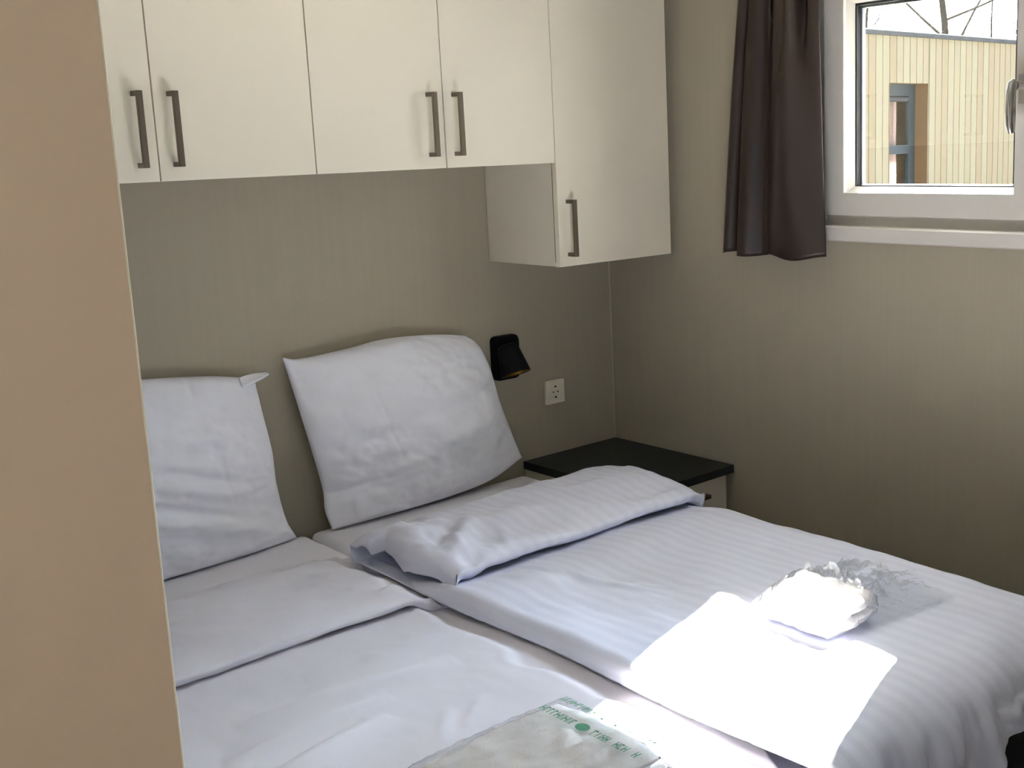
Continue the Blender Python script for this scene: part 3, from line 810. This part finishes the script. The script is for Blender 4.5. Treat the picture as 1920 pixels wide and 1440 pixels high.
def film_shell(bm, cx, cy, z0, lx, ly, h, seed, n=56, taper=0.0):
    u = np.linspace(-1, 1, n); U, V = np.meshgrid(u, u, indexing='ij')
    r = np.maximum(np.abs(U), np.abs(V))
    e = np.clip(1 - np.clip((r - 0.68) / 0.32, 0, 1) ** 2, 0, 1) ** 0.5
    cr = np.abs(vn(U * 5 + V * 2, V * 5, seed)) * 0.004 + np.abs(vn(U * 12, V * 12 + U * 6, seed + 1)) * 0.003
    px = cx + lx / 2 * U * (1 - 0.05 * V ** 2) + 0.003 * vn(V * 9, U * 9, seed + 3)
    py = cy + ly / 2 * V * (1 - 0.05 * U ** 2) + 0.003 * vn(U * 9, V * 9, seed + 4)
    h = h * (1 + taper * U)
    zt_ = z0 + h * 0.40 + (h * 0.60 + cr + 0.003) * e
    zb_ = z0 + h * 0.40 * (1 - e)
    for zz in (zt_, zb_):
        g_ = [[bm.verts.new((px[i, j], py[i, j], zz[i, j])) for j in range(n)] for i in range(n)]
        for i in range(n - 1):
            for j in range(n - 1):
                bm.faces.new((g_[i][j], g_[i + 1][j], g_[i + 1][j + 1], g_[i][j + 1]))

def print_marks(bm, x0, x1, y0, y1, zf, seed, rows, dots=True):
    """small green letter-like strokes printed on the film; lines run along -y; zf(x, y) gives the film height"""
    rnd = random.Random(seed)
    def quad(xa, xb, ya, yb):
        q = [(xa, ya), (xb, ya), (xb, yb), (xa, yb)]
        bm.faces.new([bm.verts.new((x, y, zf(x, y) + 0.0012)) for x, y in q])
    for r in range(rows):
        xc = x0 + (x1 - x0) * (r + 0.5) / rows
        hh = 0.0085
        y = y1 - 0.02 * r
        for n_, dot_ in ((9, dots), (4, False), (3, False), (6, False)):
            for _ in range(n_):
                wd_ = rnd.uniform(0.005, 0.008)
                kind = rnd.randint(0, 3)
                if y - wd_ < y0: break
                quad(xc - hh, xc + hh, y, y - 0.0022)
                if kind == 0: quad(xc + hh * 0.55, xc + hh, y, y - wd_)
                elif kind == 1: quad(xc - hh * 0.22, xc + hh * 0.22, y, y - wd_); quad(xc - hh, xc + hh, y - wd_, y - wd_ - 0.002)
                elif kind == 2: quad(xc - hh, xc - hh * 0.55, y, y - wd_); quad(xc + hh * 0.55, xc + hh, y, y - wd_)
                else: quad(xc - hh, xc + hh, y - wd_, y - wd_ - 0.002)
                y -= wd_ + 0.0035
            if dot_ and y - 0.03 > y0:
                cy_ = y - 0.018
                bm.faces.new([bm.verts.new((xc + 0.011 * math.cos(a), cy_ + 0.014 * math.sin(a), zf(xc, cy_) + 0.0014)) for a in [2 * PI * k_ / 24 for k_ in range(24)]])
                y -= 0.042
            else: y -= 0.014

def pack(name, label, cx, cy, z, lx, ly, layers, tail, marks, seed, taper=0.0):
    t = empty(name, (cx, cy, z), label=label, cat='towel pack')
    bm = bmesh.new()
    zz = 0.002
    for i, (h, dx, dy, sx, sy) in enumerate(layers):
        slab(bm, dx, dy, zz, lx * sx, ly * sy, h, seed + i * 11, taper)
        zz += h * 0.93
    obj('towel', bm, M['towel'], t, smooth=True)
    bm = bmesh.new(); film_shell(bm, 0, 0, 0.001, lx * 1.06, ly * 1.06, zz + 0.002, seed + 50, taper=taper)
    fo = obj('film_wrap', bm, M['film'], t, smooth=True)
    bm = bmesh.new(); film_tail(bm, tail[0], tail[1], 0.0, tail[2], tail[3], tail[3] * 1.2, tail[4], seed + 70)
    obj('film_end', bm, M['film_end'], t)
    if marks:
        for mk in marks:
            top = zz + 0.010
            def zf(x, y, top=top):
                e = max(0.0, 1 - max(0.0, (max(abs(x / (lx * 0.55)), abs(y / (ly * 0.55))) - 0.70) / 0.30) ** 2) ** 0.5
                return zz * 0.35 + (top - zz * 0.35) * e + 0.001
            for r in range(2):
                bm = bmesh.new(); print_marks(bm, mk[0] + r * mk[6], mk[0] + r * mk[6] + 0.02, mk[2], mk[3], zf, mk[4] + r, 1, dots=(r == 0))
                obj('print_line', bm, M['print'], t)
    t.rotation_euler.z = 0
    return t
pk = pack('towel_pack', 'white folded towel in clear film with a crumpled end, on the striped duvet', -0.880, -1.560, 0.611, 0.155, 0.205,
          [(0.023, 0, 0, 1, 1), (0.028, 0.006, 0.0, 0.95, 0.97)], (0.055, 0.0, 0.225, 0.25, 0.085), None, 201, 0.30)
pk = pack('towel_pack', 'white folded towel in clear film with green printed marks, on the flat duvet', -1.640, -1.630, 0.581, 0.33, 0.29,
          [(0.022, 0, 0, 1, 1), (0.022, 0.003, 0.002, 0.97, 0.97), (0.020, -0.004, 0.0, 0.93, 0.93)], (0.145, 0.0, 0.075, 0.27, 0.040),
          [(0.080, 0.158, -0.125, 0.110, 7, 2, 0.046)], 301)

# ------------------------------------------------------------------ outside: ground, timber house, bare trees
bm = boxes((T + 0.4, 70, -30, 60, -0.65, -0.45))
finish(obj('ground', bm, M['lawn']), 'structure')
hs = empty('timber_house', (10.093, 6.26, -0.45), label='flat-roofed house clad in pale vertical boards, seen through the window', cat='house')
hs.rotation_euler.z = math.radians(1.768)
GZ = 0.45                                        # floor datum above the house's base
L0, L1, HT = -2.6, 9.5, 2.84 + GZ
ox0, ox1, oz0, oz1 = 0.66, 1.615, 0.35 + GZ, 2.228 + GZ
bm = boxes((L0, L1, 0.13, 3.2, 0, oz0), (L0, ox0, 0.13, 3.2, oz0, oz1), (ox1, L1, 0.13, 3.2, oz0, oz1), (L0, L1, 0.13, 3.2, oz1, HT - 0.02), (ox0, ox1, 0.7, 3.2, oz0, oz1))
obj('wall', bm, M['reveal'], hs)
bm = bmesh.new()
pitch = 0.165
i = int(L0 / pitch)
while i * pitch < L1:
    a, b = i * pitch + 0.007, (i + 1) * pitch - 0.007
    if b <= ox0 or a >= ox1: cuts = [(a, b, 0.0, HT)]
    else:
        cuts = [(a, b, 0.0, oz0), (a, b, oz1, HT)]
        if a < ox0: cuts.append((a, ox0, 0.0, HT))
        if b > ox1: cuts.append((ox1, b, 0.0, HT))
    for xa, xb, z0, z1 in cuts:
        if xb - xa > 0.004: box(bm, xa, xb, 0.10, 0.128, z0, z1)
    i += 1
# bring the board face to the facade line
bmesh.ops.translate(bm, verts=bm.verts, vec=(0, -0.10, 0))
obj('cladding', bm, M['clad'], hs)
bm = boxes((L0, L1, 0.029, 0.05, 0, oz0), (L0, ox0 - 0.002, 0.029, 0.05, oz0, oz1), (ox1 + 0.002, L1, 0.029, 0.05, oz0, oz1), (L0, L1, 0.029, 0.05, oz1, HT))
obj('backing_board', bm, M['anthracite'], hs)
for a in (ox0 - 0.02, ox1 - 0.001):
    obj('window_reveal', boxes((a, a + 0.021, 0.0, 0.30, oz0, oz1)), M['reveal'], hs)
bm = boxes((L0, L1, -0.03, 3.25, HT - 0.005, HT + 0.062), bev=0.012)
obj('roof_trim', bm, M['zinc'], hs)
wf = obj('window', boxes((ox0, ox1, 0.20, 0.27, oz1 - 0.16, oz1), (ox1 - 0.17, ox1, 0.20, 0.27, oz0 + 0.1, oz1 - 0.16), (ox0, ox0 + 0.06, 0.20, 0.27, oz0 + 0.1, oz1 - 0.16), (ox0, ox1, 0.20, 0.27, oz0, oz0 + 0.1),
                         (ox0 + 0.06, ox1 - 0.17, 0.19, 0.27, 1.284 + GZ, 1.405 + GZ)), M['anthracite'], hs)
bm = bmesh.new(); tube(bm, [(ox0 + 0.02, 0.215, 2.03 + GZ), (ox1 - 0.21, 0.215, 2.03 + GZ)], 0.038, 16)
obj('roller_box', bm, M['zinc'], wf, smooth=True, auto=40)
obj('pane', boxes((ox0, ox1 - 0.17, 0.24, 0.246, oz0 + 0.1, oz1 - 0.16)), M['house_glass'], wf)
xs = np.linspace(ox0 - 0.1, ox1 - 0.21, 90); zs_ = np.linspace(oz0, oz1, 6)
XX, ZZ = np.meshgrid(xs, zs_, indexing='ij')
o = grid_obj('house_curtain', XX, 0.36 + 0.035 * np.sin(XX * 42) + 0.01 * np.sin(XX * 97), ZZ, M['house_curtain'], hs)
md = o.modifiers.new('thick', 'SOLIDIFY'); md.thickness = 0.006

def bare_tree(x, y, h, r, seed, label, lean=(0, 0), twigs=7, lo=0.25):
    rnd = random.Random(seed)
    bm = bmesh.new()
    def branch(p, d, L, r0, lev):
        n = 7 if lev == 0 else 5
        pts = [p]; rr = [r0]
        q = Vector(p); dd = Vector(d)
        for i in range(n):
            dd = (dd + Vector((rnd.uniform(-1, 1), rnd.uniform(-1, 1), rnd.uniform(-0.3, 0.7))) * (0.05 if lev == 0 else 0.16)).normalized()
            q = q + dd * (L / n)
            pts.append(q.copy()); rr.append(max(0.004, r0 * (1 - 0.80 * (i + 1) / n)))
        tube(bm, pts, rr, 8 if lev == 0 else 5, cap=False)
        if lev < 3:
            k = (twigs, 6, 4)[lev]
            for _ in range(k):
                f = rnd.uniform(lo if lev == 0 else 0.25, 0.98)
                i = min(n - 1, int(f * n))
                b = pts[i].lerp(pts[i + 1], f * n - i)
                a = rnd.uniform(0, 2 * PI); el = rnd.uniform(0.25, 1.1)
                nd = Vector((math.cos(a) * math.cos(el), math.sin(a) * math.cos(el), math.sin(el)))
                branch(b, nd, L * rnd.uniform(0.26, 0.42), max(0.006, rr[i] * 0.42), lev + 1)
    branch(Vector((0, 0, 0)), Vector((lean[0], lean[1], 1)).normalized(), h, r, 0)
    o = obj('bare_tree', bm, M['bark'], None, smooth=True)
    o.location = (x, y, -0.45)
    return finish(o, label=label, cat='tree', group=None)
bare_tree(26.24, 14.96, 11.5, 0.14, 3, 'bare tree with the stoutest trunk, rising behind the roof of the timber house', (0.0, 0.0), 10, 0.30)
bare_tree(37.1, 20.1, 8.5, 0.08, 8, 'slender bare sapling behind the roof, next to the stoutest trunk', (0.02, 0.01), 6, 0.4)
bare_tree(21.3, 10.4, 6.0, 0.050, 15, 'thin twiggy tree rising behind the roof, nearest the window handle', (-0.03, 0), 9, 0.35)
bare_tree(16.85, 11.05, 6.5, 0.055, 21, 'twiggy bare tree behind the roof, nearest the curtain', (0.0, 0.0), 11, 0.35)

# ------------------------------------------------------------------ light
BASE, GLOW, SUN, EXPO = 0.5, 15.0, 272.0, 2.74
w = bpy.data.worlds.new('sky'); C.world = w
w.use_nodes = True
nt = w.node_tree
bg = nt.nodes['Background']
SUN_DIR = Vector((1.0, 0.325, 1.0515 * math.tan(math.radians(40.4)))).normalized()
# clear sky that brightens towards the sun, as a real one does
tc = nt.nodes.new('ShaderNodeTexCoord')
nrm_ = nt.nodes.new('ShaderNodeVectorMath'); nrm_.operation = 'NORMALIZE'
dot = nt.nodes.new('ShaderNodeVectorMath'); dot.operation = 'DOT_PRODUCT'; dot.inputs[1].default_value = SUN_DIR
nt.links.new(tc.outputs['Generated'], nrm_.inputs[0]); nt.links.new(nrm_.outputs[0], dot.inputs[0])
mx = nt.nodes.new('ShaderNodeMath'); mx.operation = 'MAXIMUM'; mx.inputs[1].default_value = 0.0
pw = nt.nodes.new('ShaderNodeMath'); pw.operation = 'POWER'; pw.inputs[1].default_value = 6.0
ml = nt.nodes.new('ShaderNodeMath'); ml.operation = 'MULTIPLY_ADD'; ml.inputs[1].default_value = GLOW; ml.inputs[2].default_value = BASE
nt.links.new(dot.outputs['Value'], mx.inputs[0]); nt.links.new(mx.outputs[0], pw.inputs[0]); nt.links.new(pw.outputs[0], ml.inputs[0])
nt.links.new(ml.outputs[0], bg.inputs['Strength'])
bg.inputs['Color'].default_value = (0.70, 0.84, 1.0, 1)

sd = bpy.data.lights.new('sun', 'SUN'); sd.energy = SUN; sd.angle = math.radians(0.6); sd.color = (1.0, 0.95, 0.87)
so_ = bpy.data.objects.new('sun', sd); COL.objects.link(so_)
to_sun = SUN_DIR
so_.rotation_euler = to_sun.to_track_quat('Z', 'Y').to_euler()
so_.location = (6, 1, 6)

# daylight sampling through the seen window and the added fill window (portals carry no light of their own)
def portal(name, loc, rot, sx, sy):
    d = bpy.data.lights.new(name, 'AREA'); d.shape = 'RECTANGLE'; d.size = sx; d.size_y = sy
    d.cycles.is_portal = True
    o = bpy.data.objects.new(name, d); COL.objects.link(o); o.location = loc; o.rotation_euler = rot
portal('daylight_portal', (0.11, (WY0 + WY1) / 2, (WZ0 + WZ1) / 2), (0, PI / 2, 0), WZ1 - WZ0, WY1 - WY0)
portal('daylight_portal', ((FX0 + FX1) / 2, YF - 0.11, (FZ0 + FZ1) / 2), (PI / 2, 0, 0), FX1 - FX0, FZ1 - FZ0)

# ------------------------------------------------------------------ camera
cd = bpy.data.cameras.new('camera')
co = bpy.data.objects.new('camera', cd); COL.objects.link(co)
yaw, pitch_, roll, fpx, px, py = -0.7515, -0.1815, 0.0339, 2196.67, 1191.87, 669.35
f = Vector((-math.sin(yaw) * math.cos(pitch_), math.cos(yaw) * math.cos(pitch_), math.sin(pitch_)))
rt = f.cross(Vector((0, 0, 1))).normalized(); dn = f.cross(rt)
r2 = rt * math.cos(roll) + dn * math.sin(roll)
d2 = -rt * math.sin(roll) + dn * math.cos(roll)
mw = Matrix((r2, -d2, -f)).transposed().to_4x4()
mw.translation = Vector((-2.65775, -2.96165, 1.5711))
co.matrix_world = mw
cd.sensor_fit = 'HORIZONTAL'; cd.sensor_width = 36.0
cd.lens = fpx / 1920 * 36.0
cd.shift_x = (960 - px) / 1920
cd.shift_y = (py - 720) / 1920
cd.clip_start = 0.02; cd.clip_end = 300
C.camera = co

C.view_settings.view_transform = 'Standard'
C.view_settings.look = 'None'
C.view_settings.gamma = 1.0
C.view_settings.use_curve_mapping = False
C.view_settings.exposure = EXPO
C.cycles.max_bounces = 12
C.cycles.diffuse_bounces = 8
C.cycles.transparent_max_bounces = 24
C.cycles.use_denoising = True
C.cycles.sample_clamp_indirect = 0
